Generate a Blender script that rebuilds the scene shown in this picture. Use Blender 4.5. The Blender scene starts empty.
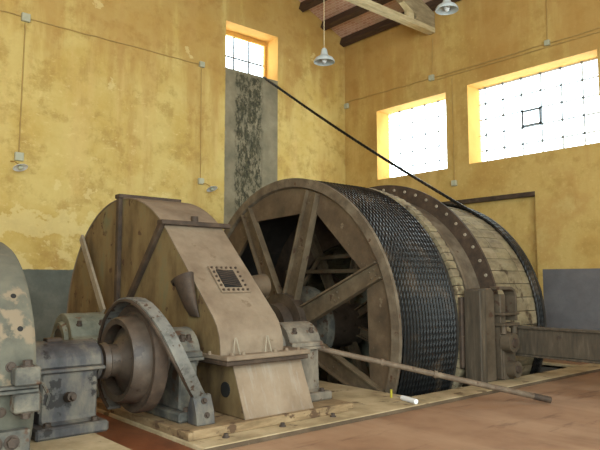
import bpy, bmesh, math, random
from mathutils import Vector, Matrix
random.seed(7)
S = bpy.context.scene
COL = S.collection
PI = math.pi
R = math.radians

# ------------------------------------------------------------------ materials
def lin(c):
    return tuple(((v / 255.0) / 12.92 if v / 255.0 <= .04045 else ((v / 255.0 + .055) / 1.055) ** 2.4) for v in c) + (1.0,)

class NT:
    def __init__(s, name):
        s.m = bpy.data.materials.new(name); s.m.use_nodes = True
        s.t = s.m.node_tree; s.b = s.t.nodes['Principled BSDF']; s.out = s.t.nodes['Material Output']
        s.co = s.n('ShaderNodeTexCoord').outputs['Object']
        s._xyz = None
    def n(s, k, **kw):
        nd = s.t.nodes.new(k)
        for a, v in kw.items(): setattr(nd, a, v)
        return nd
    def L(s, a, b): s.t.links.new(a, b)
    def setin(s, sock, v):
        if hasattr(v, 'is_output') or isinstance(v, bpy.types.NodeSocket): s.L(v, sock)
        else: sock.default_value = v
    @property
    def xyz(s):
        if s._xyz is None:
            nd = s.n('ShaderNodeSeparateXYZ'); s.L(s.co, nd.inputs[0]); s._xyz = nd.outputs
        return s._xyz
    def math(s, op, a, b=0.0, clamp=False):
        nd = s.n('ShaderNodeMath', operation=op, use_clamp=clamp)
        s.setin(nd.inputs[0], a); s.setin(nd.inputs[1], b); return nd.outputs[0]
    def step(s, v, lo, hi):            # smooth 0..1 between lo and hi
        nd = s.n('ShaderNodeMapRange'); nd.interpolation_type = 'SMOOTHSTEP'
        s.setin(nd.inputs[0], v); nd.inputs[1].default_value = lo; nd.inputs[2].default_value = hi
        return nd.outputs[0]
    def noise(s, scale, detail=6, rough=.6, stretch=(1, 1, 1), off=0.0, dist=0.0):
        mp = s.n('ShaderNodeMapping'); s.L(s.co, mp.inputs[0])
        mp.inputs['Scale'].default_value = stretch; mp.inputs['Location'].default_value = (off, off * .7, off * 1.3)
        nd = s.n('ShaderNodeTexNoise'); s.L(mp.outputs[0], nd.inputs['Vector'])
        nd.inputs['Scale'].default_value = scale; nd.inputs['Detail'].default_value = detail
        nd.inputs['Roughness'].default_value = rough; nd.inputs['Distortion'].default_value = dist
        return nd.outputs[0]
    def ramp(s, v, stops):
        nd = s.n('ShaderNodeValToRGB'); e = nd.color_ramp.elements
        while len(e) < len(stops): e.new(.5)
        for el, (p, c) in zip(e, stops): el.position = p; el.color = lin(c)
        s.L(v, nd.inputs[0]); return nd.outputs[0]
    def mix(s, f, a, b, blend='MIX'):
        nd = s.n('ShaderNodeMix', data_type='RGBA', blend_type=blend)
        s.setin(nd.inputs[0], f); s.setin(nd.inputs[6], a if not isinstance(a, tuple) or len(a) == 4 else lin(a))
        s.setin(nd.inputs[7], b if not isinstance(b, tuple) or len(b) == 4 else lin(b)); return nd.outputs[2]
    def done(s, col, rough=.8, metal=0.0, bump=None, bs=.3, bd=.02):
        s.setin(s.b.inputs['Base Color'], col); s.setin(s.b.inputs['Roughness'], rough); s.b.inputs['Metallic'].default_value = metal
        if bump is not None:
            nd = s.n('ShaderNodeBump'); nd.inputs['Strength'].default_value = bs; nd.inputs['Distance'].default_value = bd
            s.L(bump, nd.inputs['Height']); s.L(nd.outputs[0], s.b.inputs['Normal'])
        return s.m

def simple(name, stops, scale=3, stretch=(1, 1, 1), rough=.75, metal=0, spots=None, spot_scale=9, spot_lo=.6, bs=.25, off=0):
    m = NT(name)
    n = m.noise(scale, 8, .65, stretch, off)
    c = m.ramp(n, stops)
    if spots:
        sp = m.noise(spot_scale, 5, .6, (1, 1, 1), off + 3)
        c = m.mix(m.step(sp, spot_lo, spot_lo + .06), c, lin(spots))
    g = m.noise(scale * 9, 4, .6, (1, 1, 1), off + 9)
    return m.done(c, rough, metal, g, bs, .01)

M = {}
M['rust_brown'] = simple('rusty_brown_paint', [(.28, (59, 48, 36)), (.5, (82, 69, 53)), (.72, (101, 87, 71))], 2.6, spots=(72, 50, 35), spot_scale=5)
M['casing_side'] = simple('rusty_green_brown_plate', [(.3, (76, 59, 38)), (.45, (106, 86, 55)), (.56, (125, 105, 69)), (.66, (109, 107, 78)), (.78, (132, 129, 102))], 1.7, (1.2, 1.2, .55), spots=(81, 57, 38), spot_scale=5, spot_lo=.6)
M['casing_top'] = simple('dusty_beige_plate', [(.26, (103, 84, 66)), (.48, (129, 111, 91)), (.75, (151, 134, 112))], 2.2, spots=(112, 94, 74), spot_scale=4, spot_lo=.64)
M['dark_rust'] = simple('dark_rust_iron', [(.3, (46, 36, 28)), (.55, (72, 56, 43)), (.8, (98, 80, 63))], 5)
M['dark_iron'] = simple('dark_oily_iron', [(.3, (40, 37, 35)), (.6, (62, 57, 52)), (.8, (88, 80, 72))], 4, rough=.55)
M['drum_brown'] = simple('drum_brown_paint', [(.28, (66, 54, 40)), (.5, (92, 75, 56)), (.72, (112, 95, 74))], 2.4, spots=(118, 104, 84), spot_scale=6, spot_lo=.64)
M['rim_brown'] = simple('drum_rim_paint', [(.3, (76, 64, 51)), (.5, (102, 88, 71)), (.72, (130, 117, 98))], 3.4, spots=(84, 58, 40), spot_scale=6, spot_lo=.62)
M['spoke_brown'] = simple('spoke_brown_paint', [(.3, (74, 61, 45)), (.55, (102, 86, 65)), (.8, (126, 111, 88))], 3.4, spots=(74, 51, 35), spot_scale=8, spot_lo=.63)
M['grey_green'] = simple('grey_green_machine_paint', [(.28, (71, 73, 63)), (.46, (106, 107, 93)), (.6, (127, 127, 111)), (.78, (149, 146, 129))], 3.0, spots=(102, 79, 59), spot_scale=7, spot_lo=.6)
M['dusty_bearing'] = simple('dust_covered_bearing_paint', [(.28, (66, 62, 57)), (.46, (108, 100, 88)), (.6, (134, 123, 107)), (.78, (152, 141, 122))], 4.5, (1, 1, .5), spots=(88, 66, 50), spot_scale=7, spot_lo=.6)
M['motor_paint'] = simple('flaking_grey_motor_paint', [(.3, (74, 73, 63)), (.48, (99, 96, 83)), (.64, (113, 108, 92)), (.8, (125, 116, 98))], 2.6, spots=(135, 119, 97), spot_scale=3.4, spot_lo=.54)
M['blue_grey'] = simple('worn_blue_grey_paint', [(.28, (48, 47, 45)), (.44, (80, 78, 72)), (.58, (111, 105, 92)), (.76, (143, 132, 112))], 3.8, spots=(84, 61, 45), spot_scale=6, spot_lo=.58)
M['bearing_dark'] = simple('oily_blue_grey_paint', [(.3, (44, 43, 45)), (.45, (70, 68, 69)), (.58, (104, 98, 88)), (.76, (136, 124, 104))], 3.2, (1, 1, .45), spots=(36, 32, 30), spot_scale=4, spot_lo=.57, rough=.6)
M['band_grey'] = simple('chipped_pale_grey_strap_paint', [(.34, (76, 74, 70)), (.48, (112, 109, 102)), (.7, (132, 126, 115))], 5, spots=(72, 54, 41), spot_scale=12, spot_lo=.58)
M['pulley'] = simple('dusty_worn_iron', [(.3, (54, 44, 36)), (.55, (80, 67, 56)), (.8, (108, 94, 80))], 3.5, spots=(50, 36, 28), spot_scale=7, spot_lo=.6, rough=.5)
M['rusty_bolt'] = simple('rusty_bolt_iron', [(.3, (54, 43, 35)), (.6, (78, 64, 53)), (.8, (104, 90, 76))], 10)
M['pale_steel'] = simple('worn_pale_steel', [(.3, (128, 116, 98)), (.6, (160, 148, 128)), (.8, (176, 164, 146))], 4)
M['rod'] = simple('rusty_pipe', [(.3, (82, 66, 52)), (.55, (112, 95, 77)), (.8, (146, 130, 109))], 6, spots=(78, 54, 38), spot_scale=5, spot_lo=.6)
M['beam_wood'] = simple('dark_ceiling_timber', [(.3, (52, 38, 30)), (.6, (80, 58, 42)), (.85, (104, 80, 58))], 3, (6, 1, 6))
M['truss_wood'] = simple('cream_painted_timber', [(.3, (170, 152, 112)), (.55, (206, 190, 150)), (.8, (222, 208, 172))], 2, (1, 6, 6))
M['truss_grey'] = simple('weathered_grey_timber', [(.3, (120, 104, 78)), (.55, (160, 144, 112)), (.8, (186, 172, 140))], 2.5, (1, 4, 4), spots=(96, 82, 62), spot_scale=3, spot_lo=.63)
M['brake_wood'] = simple('weathered_brake_post', [(.3, (53, 45, 35)), (.55, (79, 68, 54)), (.8, (110, 98, 81))], 3, (4, 4, .6))
M['concrete'] = simple('dusty_concrete', [(.28, (135, 117, 87)), (.5, (176, 156, 121)), (.75, (205, 186, 152))], 2.4, spots=(115, 95, 69), spot_scale=4, spot_lo=.6)
M['bedplate'] = simple('dusty_bedplate', [(.28, (104, 82, 55)), (.5, (140, 116, 84)), (.75, (174, 149, 113))], 3, (1, 1, 4), spots=(91, 68, 47), spot_scale=6, spot_lo=.58)
M['pit'] = simple('pit_wall_concrete', [(.3, (78, 72, 64)), (.6, (104, 98, 88)), (.8, (120, 114, 102))], 2)
M['white_plastic'] = simple('white_plastic', [(.3, (226, 226, 226)), (.7, (240, 240, 240))], 5, rough=.35, bs=.02)
M['yellow_plastic'] = simple('yellow_green_plastic', [(.3, (170, 160, 40)), (.7, (190, 176, 60))], 5, rough=.4, bs=.02)
M['enamel'] = simple('pale_enamel', [(.3, (176, 188, 190)), (.7, (198, 206, 206))], 5, rough=.3, bs=.02)
M['cable'] = simple('ochre_painted_conduit', [(.3, (168, 138, 78)), (.7, (190, 158, 94))], 5)
M['cable_white'] = simple('pale_flex', [(.3, (196, 180, 140)), (.7, (206, 192, 156))], 5)
M['box'] = simple('pale_switch_box', [(.3, (172, 172, 146)), (.7, (188, 188, 164))], 5, rough=.5)
M['dark_hole'] = simple('hole_shade_black', [(.3, (18, 16, 14)), (.7, (30, 27, 24))], 5)  # near-black colour standing in for the shade inside holes
M['muntin'] = simple('grey_window_bar', [(.3, (176, 182, 190)), (.7, (190, 196, 204))], 5, bs=.02)  # bar colour lightened to stand in for glare from the panes
M['bar_dark'] = simple('dark_window_bar', [(.3, (92, 98, 108)), (.7, (112, 118, 126))], 5, bs=.02)
M['vent_frame'] = simple('dark_grey_vent_frame', [(.3, (104, 114, 124)), (.7, (120, 130, 138))], 5, bs=.02)

def m_glass():
    m = NT('hazy_window_glass'); t = m.n('ShaderNodeBsdfTransparent'); t.inputs[0].default_value = (.93, .95, .97, 1)
    tl = m.n('ShaderNodeBsdfTranslucent'); tl.inputs[0].default_value = (.9, .93, .96, 1)
    mx = m.n('ShaderNodeMixShader'); mx.inputs[0].default_value = .12
    m.L(t.outputs[0], mx.inputs[1]); m.L(tl.outputs[0], mx.inputs[2])
    g = m.n('ShaderNodeBsdfGlossy'); g.inputs['Roughness'].default_value = .2
    m2 = m.n('ShaderNodeMixShader'); m2.inputs[0].default_value = .04
    m.L(mx.outputs[0], m2.inputs[1]); m.L(g.outputs[0], m2.inputs[2]); m.L(m2.outputs[0], m.out.inputs[0])
    return m.m
M['glass'] = m_glass()

def m_rope(name, a, b, rough):
    m = NT(name); n = m.noise(14, 4, .6); n2 = m.noise(2.2, 3, .5)
    c = m.ramp(n, [(.3, a), (.7, b)])
    c = m.mix(m.step(n2, .5, .68), c, lin((58, 48, 38)))
    m.b.inputs['Specular IOR Level'].default_value = .3; return m.done(c, rough, 0)
M['rope'] = m_rope('greased_steel_rope', (14, 14, 14), (27, 26, 25), .42)

def m_lagging():
    m = NT('worn_timber_lagging')
    at = m.n('ShaderNodeVertexColor'); at.layer_name = 'tone'
    n = m.noise(5, 6, .65, (.5, 1, 1)); c = m.ramp(n, [(.3, (110, 97, 74)), (.5, (148, 134, 105)), (.75, (174, 160, 132))])
    c = m.mix(.65, c, at.outputs[0], 'MULTIPLY')
    s = m.noise(3, 5, .6, (1, 1, 1), 4); c = m.mix(m.step(s, .56, .68), c, lin((76, 60, 42)))
    return m.done(c, .85, 0, m.noise(30, 4), .3, .01)
M['lagging'] = m_lagging()

def m_wall(side):
    m = NT('ochre_limewash_' + side); X, Y, Z = m.xyz
    big = m.noise(.55, 7, .62); mid = m.noise(2.4, 8, .68, (1, 1, 1), 5); fine = m.noise(11, 5, .6, (1, 1, 1), 2)
    c = m.ramp(big, [(.28, (174, 136, 70)), (.42, (192, 157, 87)), (.54, (202, 172, 103)), (.64, (192, 156, 90)), (.76, (206, 182, 117))] if side == 'right' else [(.28, (184, 150, 76)), (.42, (206, 176, 99)), (.54, (216, 192, 119)), (.64, (208, 179, 104)), (.76, (219, 198, 130))])
    c = m.mix(m.math('MULTIPLY', m.step(mid, .47, .66), .7), c, lin((178, 144, 76)))
    ve = m.noise(1.5, 5, .6, (1, 1, .09), 8)                       # water runs
    c = m.mix(m.math('MULTIPLY', m.step(ve, .55, .7), .55), c, lin((216, 184, 116)))
    c = m.mix(m.math('MULTIPLY', m.step(fine, .54, .72), .35), c, lin((220, 192, 124)))
    st = m.noise(1.1, 6, .65, (1, 1, .16), 21)                     # rusty orange runs from the roof
    up = m.math('ADD', st, m.math('MULTIPLY', m.step(Z, 5.2, 8.2), .16))
    c = m.mix(m.math('MULTIPLY', m.step(up, .5, .68), .55), c, lin((176, 130, 66)))
    if side == 'left':
        # ringed stains and peeling whitewash low on the wall
        low = m.math('MULTIPLY', m.step(Z, 4.3, 2.3), m.step(X, 7.6, 4.4))
        pe = m.noise(1.35, 7, .62, (1, 1, 1.25), 3)
        th = m.math('ADD', pe, m.math('MULTIPLY', low, .17))
        c = m.mix(m.math('MULTIPLY', m.step(th, .655, .68), .62), c, lin((226, 206, 142)))
        band = m.math('MULTIPLY', m.step(Z, 6.6, 5.6), m.step(X, 8.2, 7.4))
        p2 = m.noise(4.2, 9, .76, (1, 1, 1.6), 11); th2 = m.math('ADD', p2, m.math('MULTIPLY', band, .075))
        c = m.mix(m.math('MULTIPLY', m.step(th2, .65, .68), .5), c, lin((226, 204, 138)))
        # cement strip below the window with a black grease patch left by the rope
        vo = m.n('ShaderNodeTexVoronoi'); vo.inputs['Scale'].default_value = .8; vm = m.n('ShaderNodeMix', data_type='VECTOR'); vm.inputs[0].default_value = .16
        nz = m.n('ShaderNodeTexNoise'); nz.inputs['Scale'].default_value = 2.2; m.L(m.co, nz.inputs['Vector']); m.L(m.co, vm.inputs[4]); m.L(nz.outputs[1], vm.inputs[5]); m.L(vm.outputs[1], vo.inputs['Vector'])
        rg = m.math('MULTIPLY', m.step(vo.outputs[0], .17, .21), m.step(vo.outputs[0], .27, .22))         # ring-shaped damp stains
        c = m.mix(m.math('MULTIPLY', m.math('MULTIPLY', rg, m.step(Z, 6.6, 5.8)), .05), c, lin((150, 112, 54)))
        e = m.math('MULTIPLY', m.noise(6, 4), .04)
        sx = m.math('MULTIPLY', m.step(m.math('ADD', X, e), 8.70, 8.73), m.step(X, 10.42, 10.40))
        sm = m.math('MULTIPLY', sx, m.step(Z, 7.075, 7.07))
        cem = m.ramp(m.noise(2, 7), [(.3, (110, 104, 84)), (.55, (140, 130, 106)), (.75, (158, 147, 121))])
        c = m.mix(sm, c, cem)
        xe = m.math('ADD', X, m.math('MULTIPLY', m.math('SUBTRACT', m.noise(5, 5), .5), .22))
        gx = m.math('MULTIPLY', m.step(xe, 8.98, 9.06), m.step(xe, 9.93, 9.8))
        gm = m.math('MULTIPLY', gx, m.step(Z, 7.06, 6.95))
        gn = m.step(m.noise(9, 8, .8, (1, 1, .5), 6), .58, .46)
        c = m.mix(m.math('MULTIPLY', gm, gn), c, m.ramp(m.noise(12, 5), [(.35, (44, 42, 30)), (.65, (82, 78, 56))]))
        dm = m.step(m.math('ADD', Z, e), 1.88, 1.86)
    else:
        dm = m.math('MULTIPLY', m.step(Z, 1.88, 1.87), m.step(Y, 6.92, 6.91))
    dc = m.ramp(m.noise(1.8, 7, .65), [(.3, (84, 90, 82)), (.55, (104, 108, 100)), (.75, (122, 124, 114))] if side == 'left' else [(.3, (94, 91, 92)), (.55, (106, 103, 104)), (.75, (116, 113, 113))])
    c = m.mix(dm, c, dc)
    h = m.math('ADD', m.noise(9, 6), m.math('MULTIPLY', mid, 1.5))
    return m.done(c, .9, 0, h, .35, .02)
m = NT('streaked_dusty_sheet'); c_ = m.ramp(m.noise(2.4, 7), [(.28, (118, 99, 79)), (.5, (142, 122, 100)), (.75, (158, 139, 117))])
k_ = m.noise(16, 5, .7, (1, .3, .06), 2); c_ = m.mix(m.math('MULTIPLY', m.step(k_, .5, .66), .28), c_, lin((166, 160, 150)))
M['front_sheet'] = m.done(c_, .85, 0, m.noise(20, 4), .2, .01)
M['wall_left'] = m_wall('left'); M['wall_right'] = m_wall('right')
def m_reveal():
    m = NT('ochre_reveal_plaster'); c = m.ramp(m.noise(1.2, 6), [(.3, (196, 144, 64)), (.6, (210, 160, 78)), (.8, (202, 152, 72))])
    return m.done(c, .9, 0, m.noise(9, 5), .25, .02)
M['reveal'] = m_reveal()

def m_ceiling():
    m = NT('jack_arch_brick'); mp = m.n('ShaderNodeMapping'); m.L(m.co, mp.inputs[0]); mp.inputs['Rotation'].default_value = (0, 0, R(90))
    br = m.n('ShaderNodeTexBrick'); m.L(mp.outputs[0], br.inputs['Vector']); br.inputs['Scale'].default_value = 3.2
    br.inputs['Color1'].default_value = lin((190, 142, 120)); br.inputs['Color2'].default_value = lin((210, 168, 146)); br.inputs['Mortar'].default_value = lin((222, 200, 180))
    c = m.mix(m.step(m.noise(1.6, 6), .45, .7), br.outputs[0], lin((196, 168, 144)))
    return m.done(c, .9, 0, m.noise(12, 5), .3, .02)
M['ceiling'] = m_ceiling()

def m_floor():
    m = NT('terracotta_floor'); n = m.noise(1.1, 7, .6); s = m.noise(1.4, 5, .6, (1, .14, 1), 4)
    c = m.ramp(n, [(.28, (128, 94, 69)), (.5, (156, 120, 91)), (.74, (172, 139, 109))])
    c = m.mix(m.math('MULTIPLY', m.step(s, .48, .66), .5), c, lin((180, 148, 119)))
    d = m.noise(3, 6, .7, (.2, 1, 1), 7); c = m.mix(m.math('MULTIPLY', m.step(d, .56, .68), .55), c, lin((98, 66, 46)))
    return m.done(c, .7, 0, m.noise(20, 4), .12, .01)
M['floor'] = m_floor()
M['floor_red'] = simple('oily_red_floor', [(.3, (92, 50, 30)), (.5, (124, 72, 44)), (.75, (144, 92, 60))], 2, (1, .5, 1), rough=.5)

# ------------------------------------------------------------------ geometry helpers (world coordinates)
def bevel(bm, w, seg=1, angle=35):
    es = [e for e in bm.edges if len(e.link_faces) == 2 and e.calc_face_angle(0) > R(angle)]
    if es and w: bmesh.ops.bevel(bm, geom=es, offset=w, segments=seg, affect='EDGES', clamp_overlap=True)

class Mesh:
    """collects shapes; link() makes ONE mesh object"""
    def __init__(s): s.v = []; s.f = []; s.sm = []
    def add(s, vs, fs, smooth=False):
        o = len(s.v); s.v += [tuple(v) for v in vs]; s.f += [tuple(i + o for i in f) for f in fs]; s.sm += [smooth] * len(fs); return s
    def add_bm(s, bm, smooth=False):
        bm.verts.index_update(); s.add([v.co[:] for v in bm.verts], [[v.index for v in f.verts] for f in bm.faces], smooth); bm.free(); return s
    def box(s, x0, x1, y0, y1, z0, z1, bv=.012, mat4=None):
        bm = bmesh.new(); bmesh.ops.create_cube(bm, size=1)
        for v in bm.verts:
            v.co = Vector(((x0 + x1) / 2 + v.co.x * (x1 - x0), (y0 + y1) / 2 + v.co.y * (y1 - y0), (z0 + z1) / 2 + v.co.z * (z1 - z0)))
        bevel(bm, bv)
        if mat4 is not None: bm.transform(mat4)
        return s.add_bm(bm)
    def prism(s, poly, a, b, axis=0, bv=.012, smooth=False):
        """closed outline extruded along axis 0 (poly = y,z), 1 (x,z) or 2 (x,y)"""
        bm = bmesh.new()
        def P(u, w, t): return {0: (t, u, w), 1: (u, t, w), 2: (u, w, t)}[axis]
        va = [bm.verts.new(P(u, w, a)) for u, w in poly]; vb = [bm.verts.new(P(u, w, b)) for u, w in poly]
        n = len(poly)
        bm.faces.new(va); bm.faces.new(vb[::-1])
        for i in range(n): bm.faces.new((va[i], vb[i], vb[(i + 1) % n], va[(i + 1) % n]))
        bmesh.ops.recalc_face_normals(bm, faces=bm.faces)
        if bv: bevel(bm, bv, 1, 40)
        bmesh.ops.recalc_face_normals(bm, faces=bm.faces)
        return s.add_bm(bm, smooth)
    def lathe(s, prof, cy, cz, segs=64, a0=0, a1=360, closed=True, smooth=True):
        """profile of (x, r) turned about the X-parallel axis; closed profile gives a solid ring"""
        full = abs(a1 - a0) >= 359.9; k = segs if full else segs + 1; n = len(prof); vs = []; fs = []
        for i in range(k):
            a = R(a0 + (a1 - a0) * i / segs); ca, sa = math.cos(a), math.sin(a)
            vs += [(x, cy - r * ca, cz + r * sa) for x, r in prof]
        for i in range(segs):
            j = (i + 1) % k
            for q in range(n if closed else n - 1):
                w = (q + 1) % n
                fs.append((i * n + q, i * n + w, j * n + w, j * n + q))
        if not full and closed: fs += [tuple(range(n)), tuple(range((k - 1) * n, k * n))[::-1]]
        bm = bmesh.new(); bv = [bm.verts.new(v) for v in vs]
        for f in fs:
            try: bm.faces.new([bv[i] for i in f])
            except ValueError: pass
        bmesh.ops.remove_doubles(bm, verts=bm.verts, dist=1e-5)
        bmesh.ops.recalc_face_normals(bm, faces=bm.faces)
        return s.add_bm(bm, smooth)
    def cyl(s, p, q, r, r2=None, segs=20, smooth=True, cap=True):
        p, q = Vector(p), Vector(q); d = (q - p); l = d.length; d.normalize(); r2 = r if r2 is None else r2
        u = d.orthogonal().normalized(); w = d.cross(u); vs = []
        for c, rr in ((p, r), (q, r2)):
            for i in range(segs):
                a = 2 * PI * i / segs; vs.append(c + u * (rr * math.cos(a)) + w * (rr * math.sin(a)))
        fs = [(i, (i + 1) % segs, segs + (i + 1) % segs, segs + i) for i in range(segs)]
        s.add(vs, fs, smooth)
        if cap: s.add(vs, [tuple(range(segs))[::-1], tuple(range(segs, 2 * segs))])
        return s
    def tube(s, pts, r, segs=8, smooth=True):
        pts = [Vector(p) for p in pts]; n = len(pts); vs = []; up = None
        for i, p in enumerate(pts):
            t = (pts[min(i + 1, n - 1)] - pts[max(i - 1, 0)]).normalized()
            if up is None: up = t.orthogonal().normalized()
            up = (up - t * up.dot(t)).normalized(); w = t.cross(up)
            for k in range(segs):
                a = 2 * PI * k / segs; vs.append(p + up * (r * math.cos(a)) + w * (r * math.sin(a)))
        fs = [(i * segs + k, i * segs + (k + 1) % segs, (i + 1) * segs + (k + 1) % segs, (i + 1) * segs + k) for i in range(n - 1) for k in range(segs)]
        fs += [tuple(range(segs))[::-1], tuple(range((n - 1) * segs, n * segs))]
        return s.add(vs, fs, smooth)
    def hexbolt(s, p, d, r=.035, h=.04):
        p, d = Vector(p), Vector(d).normalized()
        s.cyl(p - d * .01, p + d * (h * .25), r * 1.35, segs=14, smooth=False)
        return s.cyl(p + d * (h * .2), p + d * h, r, r * .93, segs=6, smooth=False)
    def link(s, name, mat, root=None, label=None, smooth_angle=40):
        me = bpy.data.meshes.new(name); org = root.location.copy() if root else Vector((0, 0, 0))
        me.from_pydata([tuple(Vector(v) - (org if root else Vector())) for v in s.v], [], s.f)
        me.polygons.foreach_set('use_smooth', s.sm)
        bm = bmesh.new(); bm.from_mesh(me)
        for e in bm.edges:
            if len(e.link_faces) == 2 and e.calc_face_angle(0) > R(smooth_angle): e.smooth = False
        bm.to_mesh(me); bm.free()
        me.materials.append(mat); me.update()
        o = bpy.data.objects.new(name, me); COL.objects.link(o)
        if root: o.parent = root
        if label: o['label'] = label
        return o

def thing(name, label, cat, loc, group=None):
    o = bpy.data.objects.new(name, None); o.empty_display_size = .1; COL.objects.link(o); o.location = loc
    return tag(o, label, cat, group)
def tag(o, label, cat, group=None):
    o['label'] = label; o['category'] = cat
    if group: o['group'] = group
    return o
def struct(o, label=None):
    o['kind'] = 'structure'
    if label: o['label'] = label
    return o
def sub(m, name, mat, parent, root, label=None):
    """a sub-part: coordinates relative to the root, parented to the part"""
    o = m.link(name, mat, root); o.parent = parent
    if label: o['label'] = label
    return o
def bolts(places, root, r=.035, h=.04, mat=None, name='bolt', parent=None):
    for p, d in places:
        o = Mesh().hexbolt(p, d, r, h).link(name, mat or M['rusty_bolt'], root)
        if parent: o.parent = parent

def arc(cy, cz, r, a0, a1, n):
    return [(cy - r * math.cos(R(a0 + (a1 - a0) * i / n)), cz + r * math.sin(R(a0 + (a1 - a0) * i / n))) for i in range(n + 1)]

# ------------------------------------------------------------------ layout
CY, CZ = 8.372, .824          # drum and main shaft axis (parallel to X)
PY, PZ = 6.33, .78            # pinion / motor shaft axis
XW, YW = 13.0, 13.0           # right wall plane, left wall plane
XL, YN = -5.0, -5.0           # the sides behind the photographer

def roof_z(x): return 8.72 + .385 * (XW - x) if x >= 4 else 8.72 + .385 * (x - (2 * 4 - XW))

# ---------- floor, plinth, pit
def quads_with_hole(m, X, Y, z, hole):
    hx0, hx1, hy0, hy1 = hole
    for x0, x1, y0, y1 in ((X[0], hx0, Y[0], Y[1]), (hx1, X[1], Y[0], Y[1]), (hx0, hx1, Y[0], hy0), (hx0, hx1, hy1, Y[1])):
        m.add([(x0, y0, z), (x1, y0, z), (x1, y1, z), (x0, y1, z)], [(0, 1, 2, 3)])
PX0, PX1, PYa, PYb = 6.78, 11.6, 5.56, 11.4
m = Mesh(); quads_with_hole(m, (XL, XW + .02), (YN, YW + .02), 0, (PX0, PX1, PYa, PYb)); struct(m.link('floor', M['floor']))
m = Mesh(); zb = -2.4
for a, b in (((PX0, PYa), (PX1, PYa)), ((PX1, PYa), (PX1, PYb)), ((PX1, PYb), (PX0, PYb)), ((PX0, PYb), (PX0, PYa))):
    m.add([(a[0], a[1], 0), (b[0], b[1], 0), (b[0], b[1], zb), (a[0], a[1], zb)], [(3, 2, 1, 0)])
m.add([(PX0, PYa, zb), (PX1, PYa, zb), (PX1, PYb, zb), (PX0, PYb, zb)], [(0, 1, 2, 3)])
struct(m.link('floor_pit', M['pit']))
SX0, SY0 = 3.24, 5.12
m = Mesh()
m.box(SX0, PX0, SY0, YW - .02, -.05, .05, .012)
m.box(PX0, XW - .01, SY0, PYa, -.05, .05, .012)
m.box(PX1, PX1 + .12, PYa, 6.9, -.05, .05, .012)
struct(m.link('floor_plinth', M['concrete']))
m = Mesh(); m.box(2.54, SX0, 4.0, YW - .02, -.05, .006, 0); struct(m.link('floor_channel', M['floor_red']))
m = Mesh(); m.box(1.82, 2.53, 4.75, 7.4, -.1, .16, .02); struct(m.link('floor_block', M['concrete']))
m = Mesh(); m.box(.0, 1.8, 4.45, 5.02, -.1, .16, .02).box(.0, 1.8, 7.65, 8.2, -.1, .16, .02)
struct(m.link('floor_motor_block', M['concrete']))
struct(Mesh().box(SX0 - .012, XW - .02, SY0 - .012, SY0 - .002, .004, .044, 0).link('trim_20', M['drum_brown']), 'dark strip painting in the shaded front edge of the concrete ledge')  # dark strip added to draw the shade line at the ledge front
# bedplate under the gear case and pinion bearings
bp = thing('bedplate', 'dusty flat bedplate the gear case and bearings are bolted to', 'bedplate', (4.4, 6.6, .05))
pl = Mesh().box(3.30, 5.62, 5.50, 10.4, .05, .12, .012).link('plate', M['bedplate'], bp)
Mesh().box(3.30, 5.45, 5.42, 5.498, .05, .145, .008).link('front_rail', M['bedplate'], bp)
Mesh().box(3.245, 3.298, 5.42, 10.4, .05, .13, .008).link('side_rail', M['bedplate'], bp)
bolts([((x, 5.33, .05), (0, 0, 1)) for x in (3.62, 4.35, 5.1)], bp, .028, .04)

# ---------- walls with real openings
def wall_panel(m, axis, plane, u0, u1, z0, z1, holes):
    us = sorted({u0, u1, *[h[0] for h in holes], *[h[1] for h in holes]}); zs = sorted({z0, z1, *[h[2] for h in holes], *[h[3] for h in holes]})
    for a, b in zip(us, us[1:]):
        for c, d in zip(zs, zs[1:]):
            um, zm = (a + b) / 2, (c + d) / 2
            if any(h[0] < um < h[1] and h[2] < zm < h[3] for h in holes): continue
            P = lambda u, z: (plane, u, z) if axis == 0 else (u, plane, z)
            m.add([P(a, c), P(b, c), P(b, d), P(a, d)], [(0, 1, 2, 3)])
def reveal(axis, p0, p1, h, sides='lrtb'):
    m = Mesh(); u0, u1, z0, z1 = h; P = lambda u, t, z: (t, u, z) if axis == 0 else (u, t, z)
    for k, (a, b, c, d) in dict(l=(u0, u0, z0, z1), r=(u1, u1, z0, z1)).items():
        m.add([P(a, p0, c), P(a, p1, c), P(a, p1, d), P(a, p0, d)], [(0, 1, 2, 3)])
    for z in (z0, z1): m.add([P(u0, p0, z), P(u1, p0, z), P(u1, p1, z), P(u0, p1, z)], [(0, 1, 2, 3)])
    return m
WL = (8.70, 10.41, 7.07, 8.31)
W1 = (9.37, 11.73, 4.46, 6.43)
W2 = (5.54, 8.72, 4.48, 6.46)
REC = (2.9, 7.03, 0.0, 3.61)      # blind doorway recess in the right wall: y, z
REC = (7.03, 9.6, 0.0, 3.61)
m = Mesh(); wall_panel(m, 1, YW, XL, XW, -.1, 8.72, [WL])
m.add([(XL, YW, 8.72), (XW, YW, 8.72), (XW, YW, 8.90), (4, YW, roof_z(4) + .18), (XL, YW, 8.90)], [(0, 1, 2, 3, 4)])
struct(m.link('wall_left', M['wall_left']))
m = Mesh(); wall_panel(m, 0, XW, YN, YW, -.1, 8.9, [W1, W2, REC]); struct(m.link('wall_right', M['wall_right']))
m = Mesh()
m.add([(XW + .16, REC[0], 0), (XW + .16, REC[1], 0), (XW + .16, REC[1], REC[3]), (XW + .16, REC[0], REC[3])], [(0, 1, 2, 3)])
for y in REC[:2]: m.add([(XW, y, 0), (XW + .16, y, 0), (XW + .16, y, REC[3]), (XW, y, REC[3])], [(0, 1, 2, 3)])
m.add([(XW, REC[0], REC[3]), (XW, REC[1], REC[3]), (XW + .16, REC[1], REC[3]), (XW + .16, REC[0], REC[3])], [(0, 1, 2, 3)])
struct(m.link('wall_recess', M['wall_right']))
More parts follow.
